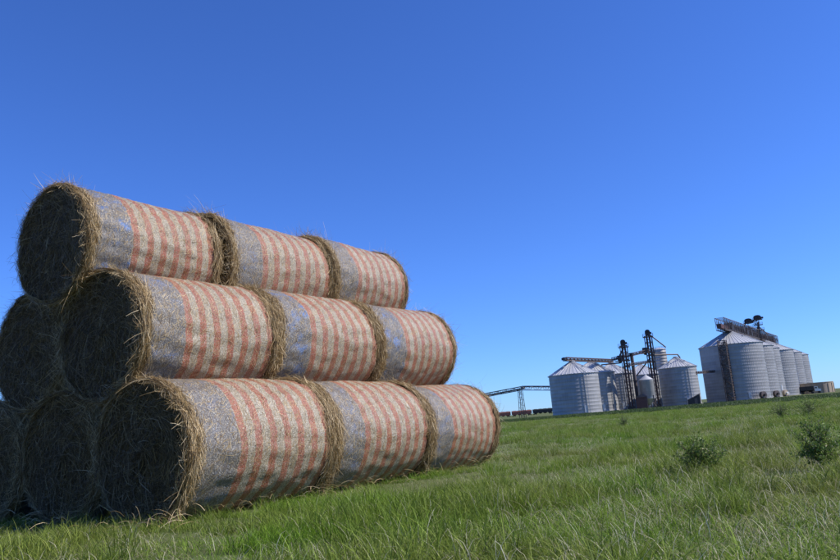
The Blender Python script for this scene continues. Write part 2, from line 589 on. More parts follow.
def straw_mesh(seed, near=True):
    """loose straw: packed on the two ends, a shaggy collar past the net, stray stalks"""
    r = np.random.default_rng(seed + 200)
    Vs, Fs, Sh = [], [], []
    off = 0

    def put(P, side, w, shade, taper=0.4):
        nonlocal off
        V, F, per = ribbons(P, side, w, taper)
        Vs.append(V); Fs.append(F + off); off += len(V)
        Sh.append(np.repeat(shade, per))

    def cyl(x, rr, th):
        return np.stack([x, rr * np.sin(th), rr * np.cos(th)], -1)

    k = 5
    s = np.linspace(0, 1, k)
    # end faces: curved stalks following the winding
    for end, cnt in ((0, 4200 if near else 2400), (1, 1500)):
        rr0 = Rb * np.sqrt(r.uniform(0.005, 0.98, cnt))
        th0 = r.uniform(0, 2 * np.pi, cnt)
        ln = r.uniform(0.06, 0.34, cnt)
        rr = rr0[:, None] + (r.normal(0, 0.19, cnt)[:, None] * s) + (r.normal(0, 0.05, cnt)[:, None] * np.sin(s * 3.1)) + r.normal(0, 0.006, (cnt, k))
        rr = np.minimum(np.abs(rr), Rb * 1.01)
        th = th0[:, None] + (ln / np.maximum(rr0, 0.12))[:, None] * s
        sx = 0.035 - 0.045 * (rr / Rb) ** 3
        lift = np.abs(r.normal(0, 0.024, cnt))[:, None] * (0.3 + s) + 0.006
        x = sx - lift
        if end: x = Lb - x
        P = cyl(x, rr, th)
        side = norm(np.stack([r.normal(0, 0.6, cnt), r.normal(0, 1, cnt), r.normal(0, 1, cnt)], 1))
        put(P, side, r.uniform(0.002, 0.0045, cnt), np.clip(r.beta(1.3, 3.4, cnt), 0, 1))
    # collar beyond the net, both ends
    for end, cnt in ((0, 5200 if near else 3600), (1, 4200)):
        th0 = r.uniform(0, 2 * np.pi, cnt)
        x0 = r.uniform(0, 1, cnt) * (WRAP0 + 0.01 + 0.03 * np.sin(3 * th0 + seed) + 0.025 * np.sin(8 * th0 + 2 * seed + end) + 0.015 * np.sin(19 * th0)) - 0.02
        ln = r.uniform(0.05, 0.30, cnt)
        sl = r.normal(0, 0.62, cnt)
        sgn = r.choice([-1, 1], cnt)
        th = th0[:, None] + (ln * np.cos(sl) / Rb * sgn)[:, None] * s
        x = x0[:, None] + (ln * np.sin(sl) * 0.55)[:, None] * s
        x = np.clip(x, -0.10, WRAP0 + 0.06)
        fl = np.abs(r.normal(0, 0.012, cnt))
        fl *= np.where(r.uniform(size=cnt) < 0.14, 3.6, 1.0)
        rr = Rb * (1.004 + bumps(th, x, seed, 0.05)) + 0.002 + fl[:, None] * (0.2 + s ** 1.6)
        rr = rr - np.clip(-x, 0, 1) * 0.55
        if end: x = Lb - x
        P = cyl(x, rr, th)
        side = norm(np.stack([r.normal(0, 1, cnt), r.normal(0, 0.5, cnt), r.normal(0, 0.5, cnt)], 1))
        put(P, side, r.uniform(0.0025, 0.006, cnt), np.clip(r.beta(1.15, 1.0, cnt), 0, 1))
    # stray stalks hanging over the rims
    for end, cnt in ((0, 1500), (1, 500)):
        th0 = r.uniform(0, 2 * np.pi, cnt)
        p0 = cyl(r.uniform(-0.01, 0.09, cnt), np.full(cnt, Rb) * r.uniform(0.95, 1.01, cnt), th0)
        tan = np.stack([np.zeros(cnt), np.cos(th0), -np.sin(th0)], 1)
        out = np.stack([np.zeros(cnt), np.sin(th0), np.cos(th0)], 1)
        d = norm(tan * r.normal(0, 0.8, (cnt, 1)) + out * r.normal(0.22, 0.4, (cnt, 1)) + np.array([-1.0, 0, 0]) * np.abs(r.normal(0.25, 0.4, (cnt, 1))))
        ln = r.uniform(0.05, 0.24, cnt) * np.where(r.uniform(size=cnt) < 0.05, 1.9, 1.0)
        P = p0[:, None, :] + d[:, None, :] * (ln[:, None] * s)[..., None]
        P = P + np.array([0, 0, -1.0]) * ((ln ** 1.2)[:, None] * s ** 2 * 0.4)[..., None]
        if end: P[..., 0] = Lb - P[..., 0]
        side = norm(r.normal(0, 1, (cnt, 3)))
        put(P, side, r.uniform(0.002, 0.0045, cnt), np.clip(r.beta(3, 1.6, cnt), 0, 1))
    # short stalks that poke through the net
    cnt = 6500
    th0 = r.uniform(0, 2 * np.pi, cnt)
    x0 = r.uniform(WRAP0, Lb - WRAP0, cnt)
    ln = r.uniform(0.025, 0.11, cnt)
    sl = r.normal(0.5, 0.7, cnt)
    th = th0[:, None] + (ln * np.cos(sl) / Rb)[:, None] * s
    x = x0[:, None] + (ln * np.sin(sl))[:, None] * s
    rr = Rb * (1.002 + bumps(th, x, seed, 0.05)) + 0.001 + np.abs(r.normal(0, 0.004, cnt))[:, None] * (0.3 + s)
    P = cyl(x, rr, th)
    side = norm(np.stack([np.cos(sl), -np.sin(sl) * np.cos(th0), np.sin(sl) * np.sin(th0)], 1))
    put(P, side, r.uniform(0.0018, 0.0040, cnt), np.clip(r.beta(2.2, 1.4, cnt), 0, 1))
    return np_mesh('straw', np.concatenate(Vs), np.concatenate(Fs), {'shade': np.concatenate(Sh)})


KINDS = 4
cores = [core_mesh(k) for k in range(KINDS)]
wraps = [wrap_mesh(k) for k in range(KINDS)]
straws = [straw_mesh(k) for k in range(KINDS)]


def bale(row, k, t, length, label, kind, roll, colr=(0.7, 1, 1), dr=1.0, dz=0.0, yaw=0.0):
    """row: tier, k: place across the pile, t: start along the row"""
    dl = length / BALE_L
    x = ROW0[0] + VX * SP * k + UX * t
    y = ROW0[1] + VY * SP * k + UY * t
    z = [0.0, 1.165, 2.262][row] + dz
    o = empty('hay_bale', (x, y, z), math.pi / 2 - AZ + yaw)
    tag(o, label, 'hay bale', 'flag-striped hay bales in the pyramid pile')
    sq = [0.030, 0.022, 0.012][row]
    o.scale = (1, 1 + sq * 0.8, 1 - sq * 0.5)         # settled under the load
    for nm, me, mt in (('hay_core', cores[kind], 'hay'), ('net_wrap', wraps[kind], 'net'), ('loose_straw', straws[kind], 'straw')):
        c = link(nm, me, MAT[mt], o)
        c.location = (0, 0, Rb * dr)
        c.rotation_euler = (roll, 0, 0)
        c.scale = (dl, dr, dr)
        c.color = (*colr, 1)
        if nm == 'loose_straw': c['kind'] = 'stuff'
    return o


bale(0, 0.03, 0.04, 1.93, 'bottom-row hay bale at the front corner, grey-blue band, orange-red stripes, resting in the grass', 0, 0.0, (0.5, 1.0, 1), 0.985, 0.0)
bale(0, 0.03, 2.01, 1.90, 'middle bale of the bottom row facing the silos, faded grey band and red stripes', 1, 1.1, (0.42, 0.88, 1), 0.975, -0.02)
bale(0, 0.03, 3.95, 1.88, 'bottom-row bale at the far end of the pile, nearest to the railcars', 2, 2.3, (0.62, 0.92, 1), 0.965, -0.05, 0.012)
bale(1, 0.49, 0.02, 1.77, 'first bale of the second tier, pale band with a blue patch at its top edge', 3, 0.6, (0.45, 0.95, 1), 0.985)
bale(1, 0.49, 1.83, 1.93, 'second-tier middle bale with a strong blue band and bright red stripes', 0, 3.6, (1.1, 0.96, 1), 0.99)
bale(1, 0.49, 3.79, 1.95, 'second-tier bale at the far end with a clear blue band, sky behind it', 1, 4.4, (1.1, 1.05, 1), 0.995)
bale(2, 1, -0.09, 1.70, 'topmost bale nearest the camera, shaggy dark end against the sky, blue-grey band', 2, 5.2, (1.0, 1, 1), 0.955, -0.01)
bale(2, 1, 1.80, 1.92, 'top-row middle bale after the wide gap with shaggy hay', 3, 1.9, (0.6, 0.9, 1), 0.98, -0.01, 0.012)
bale(2, 1, 3.76, 1.79, 'top-row bale at the far end, pale grey band and fading stripes', 0, 2.9, (0.45, 0.95, 1), 0.995, 0.0)
bale(1, 1.5, 0.05, 1.85, 'shaded second-tier bale end at the edge of the picture, below the topmost bale', 1, 0.3, (0.7, 1, 1), 0.97)
bale(0, 1.03, 0.06, 1.85, 'shaded bottom bale end just behind the front corner bale', 3, 4.0, (0.7, 1, 1), 0.985)
bale(0, 2.03, 0.02, 1.85, 'shaded bottom bale end farthest back, cut by the picture edge', 2, 1.0, (0.7, 1, 1), 0.985)

# ------------------------------------------------------------------ grain bins and elevator


def place(x, y):
    return (x, y, float(gz(x, y)))


def grain_bin(label, x, y, dia, eave, apex, group, ladder_az=None, doors=True, ribs=40, flat_top=0.9, stiff=0):
    """corrugated steel bin: wall of sheet rings, ribbed cone roof, cap, vents"""
    o = empty('grain_bin', place(x, y))
    tag(o, label, 'grain bin', group)
    r = dia / 2
    toc = math.atan2(-y, -x)                         # side that faces the field
    MB().lathe([(r + 0.5, -0.4), (r + 0.5, 0.30), (r - 0.2, 0.302)], 64).build('concrete_base', MAT['concgrey'], o)
    prof = []
    n = int(round(eave / 1.12))
    hh = (eave - 0.3) / n
    for k in range(n):
        z = 0.3 + k * hh
        prof += [(r + 0.022, z), (r + 0.022, z + 0.10), (r, z + 0.16), (r, z + hh - 0.08)]
    prof.append((r, eave))
    MB().lathe(prof, 96).build('wall', MAT['galv'], o, smooth=True)
    m = MB()
    ns = stiff
    for k in range(ns):
        q = 2 * math.pi * k / ns
        m.box(((r + 0.012) * math.cos(q), (r + 0.012) * math.sin(q), (0.3 + eave) / 2), (0.03, 0.09, eave - 0.35), q)
    if ns:
        m.build('wall_stiffeners', MAT['galv'], o, kind='stuff')
    m = MB()
    rt = flat_top
    m.lathe([(r + 0.25, eave - 0.05), (r + 0.27, eave + 0.03), (rt, apex - 0.3), (0.02, apex - 0.25)], 64)
    roof = m.build('roof', MAT['galv_roof'], o)
    m = MB()
    for k in range(ribs):
        q = 2 * math.pi * k / ribs
        ca, sa = math.cos(q), math.sin(q)
        m.bar(((r + 0.27) * ca, (r + 0.27) * sa, eave + 0.08), (rt * ca, rt * sa, apex - 0.25), 0.10, 0.10)
    m.build('roof_ribs', MAT['galv_roof'], roof, kind='stuff')
    m = MB()
    for k in range(48):
        q = 2 * math.pi * k / 48
        m.box(((r + 0.29) * math.cos(q), (r + 0.29) * math.sin(q), eave + 0.02), (0.10, 0.30, 0.26), q)
    m.build('eave_clips', MAT['galv_dull'], roof, kind='stuff')
    MB().lathe([(0.75, apex - 0.45), (0.75, apex), (0.95, apex + 0.02), (0.95, apex + 0.12), (0.05, apex + 0.35)], 20).build('roof_cap', MAT['galv_dull'], roof)
    for dq in (-0.7, 0.9, 2.3, 3.6):
        q = toc + dq
        rr = r * 0.55
        zz = eave + (apex - eave) * 0.45
        v = MB()
        v.tube((rr * math.cos(q), rr * math.sin(q), zz - 0.1), (rr * math.cos(q), rr * math.sin(q), zz + 0.55), 0.28, 0.28, 8)
        v.tube((rr * math.cos(q), rr * math.sin(q), zz + 0.55), (rr * math.cos(q), rr * math.sin(q), zz + 0.75), 0.5, 0.2, 8)
        v.build('roof_vent', MAT['galv_dull'], roof)
    if doors:
        q = toc + 0.35
        d = MB().box(((r + 0.1) * math.cos(q), (r + 0.1) * math.sin(q), 1.5), (0.25, 1.0, 2.0), q).build('access_door', MAT['galv_dull'], o)
        MB().box(((r + 0.25) * math.cos(q) - 0.3 * math.sin(q), (r + 0.25) * math.sin(q) + 0.3 * math.cos(q), 1.5), (0.08, 0.1, 0.3), q).build('door_handle', MAT['dark'], d)
    if ladder_az is not None:
        q = toc + ladder_az
        ca, sa = math.cos(q), math.sin(q)
        px_, py_ = -sa, ca
        m = MB()
        for s_ in (-0.35, 0.35):
            m.bar(((r + 0.3) * ca + px_ * s_, (r + 0.3) * sa + py_ * s_, 0.3), ((r + 0.3) * ca + px_ * s_, (r + 0.3) * sa + py_ * s_, eave + 0.6), 0.1)
        z = 0.8
        while z < eave:
            m.bar(((r + 0.3) * ca - px_ * 0.35, (r + 0.3) * sa - py_ * 0.35, z), ((r + 0.3) * ca + px_ * 0.35, (r + 0.3) * sa + py_ * 0.35, z), 0.06)
            z += 0.5
        m.build('wall_ladder', MAT['galv_dull'], o, kind='stuff')
        m = MB()
        for s_ in (-0.3, 0.3):
            m.bar(((r + 0.2) * ca + px_ * s_, (r + 0.2) * sa + py_ * s_, eave + 0.4), (1.1 * ca + px_ * s_, 1.1 * sa + py_ * s_, apex + 0.1), 0.12)
        m.build('roof_stairs', MAT['galv_dull'], roof, kind='stuff')
    return o


LG, RG = 'bins of the lower group by the two elevator legs', 'bins of the tall row at the far end of the site'
grain_bin('corrugated grain bin nearest the conveyor bridge, shaded front and bright side', 46.3, 235.5, 15.5, 12.5, 16.9, LG, 0.45)
grain_bin('second grain bin behind the one by the conveyor bridge, bright rounded side', 56.7, 255.8, 15.5, 13.2, 17.6, LG, 0.9)
grain_bin('third grain bin in line, partly hidden by the shorter elevator leg', 67.7, 271.7, 15.5, 13.0, 17.4, LG, 0.5)
grain_bin('grain bin far back behind the little hopper bin between the elevator legs', 83.8, 290.0, 15.5, 12.6, 17.0, LG)
grain_bin('shorter grain bin beside the tallest elevator leg, cone roof with a spout', 88.0, 260.6, 13.0, 13.1, 16.9, LG, 0.6)
row_lab = ['widest grain bin of the tall row, nearest, with dark stair tower on its wall',
           'second bin of the tall row, tucked behind the widest one',
           'third bin of the tall row, only a slim strip of wall showing',
           'fourth bin of the tall row, above the aeration fan',
           'fifth bin of the tall row, rising behind the tan round wall',
           'last bin at the far end of the tall row, against open sky']
row_pos = [(113.3, 273.5), (127.6, 296.2), (139.6, 316.5), (155.9, 337.7), (173.8, 365.8), (192.2, 395.8)]
for (bx_, by_), lb in zip(row_pos, row_lab):
    grain_bin(lb, bx_, by_, 22.0, 20.2, 25.6, RG, 0.7 if lb.startswith('fifth') else None, ribs=52, flat_top=1.6, stiff=96)


def tall_tank():
    x, y = 94.7, 299.0
    o = empty('storage_tank', place(x, y))
    tag(o, 'slim tall steel tank rising behind the tallest elevator leg', 'tank')
    r, h = 2.75, 22.6
    prof = []
    for k in range(19):
        z = 0.2 + k * (h / 19)
        prof += [(r + 0.03, z), (r + 0.03, z + 0.06), (r, z + 0.09), (r, z + h / 19 - 0.03)]
    MB().lathe(prof, 40).build('wall', MAT['galv'], o, smooth=True)
    MB().lathe([(r + 0.15, h), (r + 0.15, h + 0.15), (r * 0.6, h + 0.75), (0.02, h + 1.0)], 32).build('roof', MAT['galv_roof'], o)
    m = MB()
    for k in range(14):
        q = 2 * math.pi * k / 14
        m.bar(((r) * math.cos(q), (r) * math.sin(q), h), ((r) * math.cos(q), (r) * math.sin(q), h + 1.2), 0.06)
        q2 = q + 2 * math.pi / 14
        m.bar((r * math.cos(q), r * math.sin(q), h + 1.2), (r * math.cos(q2), r * math.sin(q2), h + 1.2), 0.06)
    m.build('guard_rail', MAT['rust'], o, kind='stuff')
    MB().lathe([(r + 0.4, -0.3), (r + 0.4, 0.2), (r - 0.1, 0.21)], 40).build('concrete_base', MAT['concgrey'], o)


tall_tank()


def hopper_bin():
    x, y = 72.4, 246.5
    o = empty('hopper_bin', place(x, y))
    tag(o, 'small raised hopper bin on steel legs between the two elevator legs', 'hopper bin')
    r = 2.3
    prof = [(r, 3.2 + k * 0.9 + e) for k in range(7) for e in (0, 0.84)]
    prof = [(r + (0.03 if k % 2 == 0 else 0), z) for k, (q, z) in enumerate(prof)]
    MB().lathe(prof, 40).build('wall', MAT['galv'], o, smooth=True)
    MB().lathe([(r + 0.12, 9.4), (0.35, 10.9), (0.35, 11.2), (0.01, 11.25)], 32).build('roof', MAT['galv_roof'], o)
    MB().lathe([(r, 3.2), (0.35, 1.0), (0.30, 0.7)], 32).build('hopper_cone', MAT['galv_dull'], o)
    for k in range(6):
        q = 2 * math.pi * k / 6
        MB().bar((r * 1.03 * math.cos(q), r * 1.03 * math.sin(q), 0), (r * 1.03 * math.cos(q), r * 1.03 * math.sin(q), 4.2), 0.22).build('leg', MAT['rust'], o)
    m = MB()
    for k in range(6):
        q, q2 = 2 * math.pi * k / 6, 2 * math.pi * (k + 1) / 6
        m.bar((r * 1.03 * math.cos(q), r * 1.03 * math.sin(q), 0.4), (r * 1.03 * math.cos(q2), r * 1.03 * math.sin(q2), 2.9), 0.1)
    m.build('bracing', MAT['rust'], o, kind='stuff')


hopper_bin()


def lattice(parent, w, h, mat, post=0.22, step=None, z0=0.0, taper=1.0, name='bracing'):
    """square lattice mast round the parent's origin"""
    step = step or w * 1.2
    c = [(-1, -1), (1, -1), (1, 1), (-1, 1)]

    def P(k, z):
        s = w / 2 * (1 + (taper - 1) * z / h)
        return (c[k][0] * s, c[k][1] * s, z0 + z)
    for k in range(4):
        MB().bar(P(k, 0), P(k, h), post).build('post', mat, parent)
    m = MB()
    n = max(1, int(h / step))
    for i in range(n):
        a, b = h * i / n, h * (i + 1) / n
        for k in range(4):
            j = (k + 1) % 4
            m.bar(P(k, b), P(j, b), post * 0.6)
            if (i + k) % 2: m.bar(P(k, a), P(j, b), post * 0.5)
            else: m.bar(P(j, a), P(k, b), post * 0.5)
    m.build(name, mat, parent, kind='stuff')


def rail_deck(parent, z, sx, sy, cx=0.0, cy=0.0, mat='rust'):
    d = MB().box((cx, cy, z), (sx, sy, 0.18)).build('platform', MAT[mat], parent)
    m = MB()
    for x0 in np.linspace(-sx / 2, sx / 2, 4):
        for y0 in (-sy / 2, sy / 2):
            m.bar((cx + x0, cy + y0, z), (cx + x0, cy + y0, z + 1.1), 0.07)
    for y0 in (-sy / 2, sy / 2):
        for zz in (0.55, 1.1): m.bar((cx - sx / 2, cy + y0, z + zz), (cx + sx / 2, cy + y0, z + zz), 0.06)
    for x0 in (-sx / 2, sx / 2):
        for zz in (0.55, 1.1): m.bar((cx + x0, cy - sy / 2, z + zz), (cx + x0, cy + sy / 2, z + zz), 0.06)
    m.build('platform_rail', MAT[mat], d, kind='stuff')


def elevator_leg(label, x, y, h, w, rz=0.0, side=True, heads=1, spouts=()):
    """bucket elevator: twin casings in a lattice mast, head housing, platforms, distributor"""
    o = empty('bucket_elevator', place(x, y), rz)
    tag(o, label, 'bucket elevator', 'bucket elevators of the grain site')
    lattice(o, w, h * 0.94, MAT['rust'], 0.26, 2.2)
    for s_ in ((-0.45, 0.45) if heads == 1 else ()):
        MB().box((s_, 0, h / 2), (0.62, 0.8, h - 1.0)).build('casing', MAT['rust2'], o)
    hs = 0.85 if heads == 1 else 1.6
    for k in range(heads):
        cx = (k - (heads - 1) / 2) * 3.9
        hz = h - 1.0 * (heads - 1 - k)
        hd = MB()
        pr = [(-1.0, -0.9), (-1.0, 0.15), (-0.75, 0.6), (-0.3, 0.85), (0.3, 0.85), (0.75, 0.6), (1.0, 0.15), (1.0, -0.9), (0.45, -1.5), (-0.45, -1.5)]
        n_ = len(pr)
        hd.add([(cx + a_ * hs, yy, hz + b_ * min(hs, 1.0)) for yy in (-0.7, 0.7) for a_, b_ in pr],
               [(i, (i + 1) % n_, n_ + (i + 1) % n_, n_ + i) for i in range(n_)] + [tuple(range(n_))[::-1], tuple(range(n_, 2 * n_))])
        hd.box((cx + 1.2 * hs, 0, hz - 0.5), (0.7 * hs, 0.7, 0.7))
        hd.build('head_housing', MAT['dark'], o)
        MB().tube((cx + 0.2, -0.6, hz + 0.2), (cx + 0.2, -1.4, hz + 0.2), 0.32, 0.32, 10).build('drive_motor', MAT['dark'], o)
        if heads > 1:
            MB().box((cx, 0.2, hz / 2 - 1), (0.9, 0.8, hz - 3)).build('casing', MAT['rust'], o)
            rail_deck(o, hz - 1.2, 4.0, 3.4, cx)
            rail_deck(o, hz - 3.6, 3.6, 3.0, cx)
            rail_deck(o, hz - 6.0, 4.2, 3.4, cx)
    rail_deck(o, h - 1.8, 3.4, 3.0, mat='rust')
    rail_deck(o, h * 0.72, w + 2.6, w + 1.0, -0.8 if side else 0)
    MB().lathe([(0.9, h * 0.72 + 1.9), (0.9, h * 0.72 + 0.7), (0.4, h * 0.72 - 0.6)], 14, (-1.6 if side else 0.0, 0, 0)).build('distributor', MAT['dark'], o)
    for (ax, ay, az_), (bx, by, bz) in spouts:
        MB().tube((ax, ay, az_), (bx, by, bz), 0.22, 0.22, 8).build('spout', MAT['rust'], o)
    MB().box((0, 0, 0.6), (2.6, 1.8, 1.2)).build('boot', MAT['dark'], o)
    m = MB()
    for s_ in (-0.3, 0.3):
        m.bar((w / 2 + 0.15, s_, 0.2), (w / 2 + 0.15, s_, h - 1.6), 0.07)
    for z in np.arange(0.6, h - 1.8, 0.5): m.bar((w / 2 + 0.15, -0.3, z), (w / 2 + 0.15, 0.3, z), 0.05)
    m.build('ladder', MAT['rust'], o, kind='stuff')
    return o


ca_ = -rad(15)
elevator_leg('shorter dark elevator leg with a round head, in front of the third bin', 66.4, 246.4, 22.6, 2.3, ca_,
             True, 1, [((-1.6, 0, 15.7), (-8.0, 4.0, 15.9)), ((0.5, 0, 21.5), (-1.6, 0, 18.2))])
elevator_leg('tallest elevator leg, dark brown mast beside the slim tall tank', 77.2, 253.4, 26.0, 2.4, ca_,
             True, 1, [((0.6, 0, 25.0), (5.5, 3.0, 20.3)), ((-0.2, 0, 17.0), (-5.6, -1.0, 11.2)), ((0.0, 0, 18.0), (9.2, 6.4, 17.6)), ((9.2, 6.4, 17.6), (10.0, 7.2, 16.4))])
# two heads on one mast over the tall row
elevator_leg('twin-headed elevator mast rising over the tall bin row', 147.5, 327.4, 35.6, 4.4, -rad(24.3), False, 2,
             [((-2.6, 0, 34.0), (-5.2, 0, 30.4)), ((0.6, 0, 33.0), (5.2, 2.0, 27.5)), ((-1.2, 0, 31.0), (1.4, 0, 27.0)), ((2.4, 0, 33.6), (0.4, 0, 28.0))])


def conveyor(label, a, b, w, h, supports=(), walk=True, mat='rust', mat2='rust', deck_frac=0.35, step=None, name='conveyor_bridge', group=None, tail=True, extra=False):
    """box truss with a covered trough and a walkway with rails; a, b bottom centre ends"""
    a, b = Vector(a), Vector(b)
    o = empty(name, a)
    tag(o, label, 'conveyor', group)
    d = b - a
    L = d.length
    e = d.normalized()
    s = Vector((e.y, -e.x, 0)).normalized()
    up = Vector((0, 0, 1))
    n = max(2, int(L / (step or h * 1.3)))

    def P(t, si, ui): return e * (L * t) + s * (si * w / 2) + up * (ui * h)
    for si in (-1, 1):
        for ui in (0, 1):
            MB().bar(P(0, si, ui), P(1, si, ui), 0.22).build('chord', MAT[mat], o)
    m = MB()
    for i in range(n + 1):
        t = i / n
        for si in (-1, 1):
            m.bar(P(t, si, 0), P(t, si, 1), 0.13)
            if i < n:
                if i % 2: m.bar(P(t, si, 0), P((i + 1) / n, si, 1), 0.12)
                else: m.bar(P(t, si, 1), P((i + 1) / n, si, 0), 0.12)
        m.bar(P(t, -1, 1), P(t, 1, 1), 0.12)
        m.bar(P(t, -1, 0), P(t, 1, 0), 0.12)
    m.build('web_bracing', MAT[mat], o, kind='stuff')
    MB().bar(P(0, -0.3, deck_frac), P(1, -0.3, deck_frac), w * 0.5, h * 0.35).build('conveyor_trough', MAT[mat2], o)
    if walk:
        MB().bar(P(0, 0.75, 0.08), P(1, 0.75, 0.08), w * 0.35, 0.1).build('walkway', MAT[mat], o)
    if extra:
        MB().bar(P(0.06, 0.2, 0.12), P(1, 0.2, 0.12), w * 0.7, h * 0.16).build('floor_deck', MAT['dark'], o)
        MB().bar(P(0.10, 0.45, 0.62), P(0.96, 0.45, 0.62), w * 0.3, h * 0.14).build('return_belt', MAT['dark'], o)
        for t_ in (0.12, 0.30, 0.36, 0.43, 0.58, 0.74, 0.90):
            MB().box(P(t_, 0.1, 0.5), (2.2, w * 0.9, h * 0.62), math.atan2(e.y, e.x)).build('drive_unit', MAT['dark'], o)
    if tail:
        MB().box(P(0, 0, 0.5) - e * 0.4, (1.4, w * 0.9, h * 0.7), math.atan2(e.y, e.x)).build('drive_housing', MAT['dark'], o)
    for t in supports:
        p = P(t, 0, 0)
        wp = a + p
        gzv = float(gz(wp.x, wp.y)) - a.z
        for si in (-1, 1):
            for q in (-0.7, 0.7):
                MB().bar((p.x + s.x * si * w * .6 + e.x * q * 1.6, p.y + s.y * si * w * .6 + e.y * q * 1.6, gzv), (p.x + s.x * si * w * .42 + e.x * q, p.y + s.y * si * w * .42 + e.y * q, p.z), 0.2).build('support_leg', MAT[mat], o)
        m = MB()
        k = 5
        for i in range(k):
            z0, z1 = gzv + (p.z - gzv) * i / k, gzv + (p.z - gzv) * (i + 1) / k
            for q in (-1, 1):
                m.bar((p.x - s.x * w * .5, p.y - s.y * w * .5, z0), (p.x + s.x * w * .5, p.y + s.y * w * .5, z1), 0.1)
                m.bar((p.x + s.x * w * .5 * q - e.x, p.y + s.y * w * .5 * q - e.y, z0), (p.x + s.x * w * .5 * q + e.x, p.y + s.y * w * .5 * q + e.y, z1), 0.1)
        m.build('support_bracing', MAT[mat], o, kind='stuff')
    return o


conveyor('dark conveyor gallery running over the roofs of the low bins', (43.6, 232.2, 16.2), (66.0, 262.0, 16.2), 1.3, 1.0, mat2='rust2')
conveyor('upper catwalk rising between the two elevator legs', (62.6, 247.6, 16.0), (77.0, 253.6, 18.3), 1.2, 0.9, tail=False)
conveyor('lower catwalk between the elevator legs, under the rising one', (66.6, 247.6, 13.6), (77.3, 253.6, 14.6), 1.1, 0.8, tail=False)
conveyor('thin pipe bridge joining the low bins to the tall row', (92.6, 256.6, 9.6), (103.2, 267.0, 9.9), 0.9, 0.7, tail=False)
conveyor('level conveyor bridge ending at the nearest low bin, silver underside truss', (40.5, 318.0, 10.8), (54.5, 303.0, 8.9), 1.8, 1.8, mat='galv_dull', mat2='dark', deck_frac=0.85, tail=False)
conveyor('long sloping conveyor on a braced trestle going out over the railcars', (40.3, 320.0, 11.0), (-6.0, 345.0, 6.6), 1.9, 1.5, supports=(0.02,), mat='dark', mat2='rust', tail=True)
# gallery over the tall row: from before the first bin to the last
g0, g1 = Vector((113.3, 273.5)), Vector((192.2, 395.8))
gd = (g1 - g0).normalized()
ga, gb = g0 - gd * 12.5, g0 + gd * 118
conveyor('long roof gallery truss over the tall bin row, red conveyor inside', (ga.x, ga.y, 24.6), (gb.x, gb.y, 24.6), 3.0, 4.4, mat='rust', mat2='rust2', step=2.6, tail=False, extra=True)


def stair_tower():
    x, y = 113.3, 273.5
    a = math.atan2(-y, -x) - 0.20
    p = (x + 12.8 * math.cos(a), y + 12.8 * math.sin(a))
    o = empty('stair_tower', place(*p), a)
    tag(o, 'dark open stair tower climbing the wall of the widest bin', 'stair tower')
    lattice(o, 2.6, 21.5, MAT['rust'], 0.26, 2.2)
    for k in range(8):
        z0, z1 = 0.2 + k * 2.6, 0.2 + (k + 1) * 2.6
        s_ = 1 if k % 2 else -1
        MB().bar((0.5 * s_, -1.2 * s_, z0), (0.5 * s_, 1.2 * s_, z1), 1.0, 0.3).build('stair_flight', MAT['rust'], o)
        MB().box((0, 1.0 * s_, z1), (2.6, 0.7, 0.14)).build('landing', MAT['dark'], o)
    m = MB()
    for k in range(24):
        z = 0.6 + k * 0.88
        for s_ in (-1.38, 1.38):
            m.bar((-1.38, s_, z), (1.38, s_, z), 0.12)
            m.bar((s_, -1.38, z), (s_, 1.38, z), 0.12)
    m.build('stair_rails', MAT['rust'], o, kind='stuff')


stair_tower()


def round_wall():
    x, y = 177.2, 342.6
    o = empty('round_bunker', place(x, y))
    tag(o, 'low tan round bunker wall at the foot of the far bins', 'bunker')
    r, h = 8.0, 4.8
    MB().lathe([(r, -0.3), (r, h - 0.3), (r + 0.12, h - 0.28), (r + 0.12, h), (r - 0.3, h), (r - 0.3, 0)], 64).build('wall', MAT['conc'], o, smooth=False)
    for k in range(20):
        q = 2 * math.pi * k / 20
        MB().box(((r + 0.1) * math.cos(q), (r + 0.1) * math.sin(q), 2.1), (0.25, 0.3, 4.3), q).build('buttress', MAT['conc'], o)


round_wall()


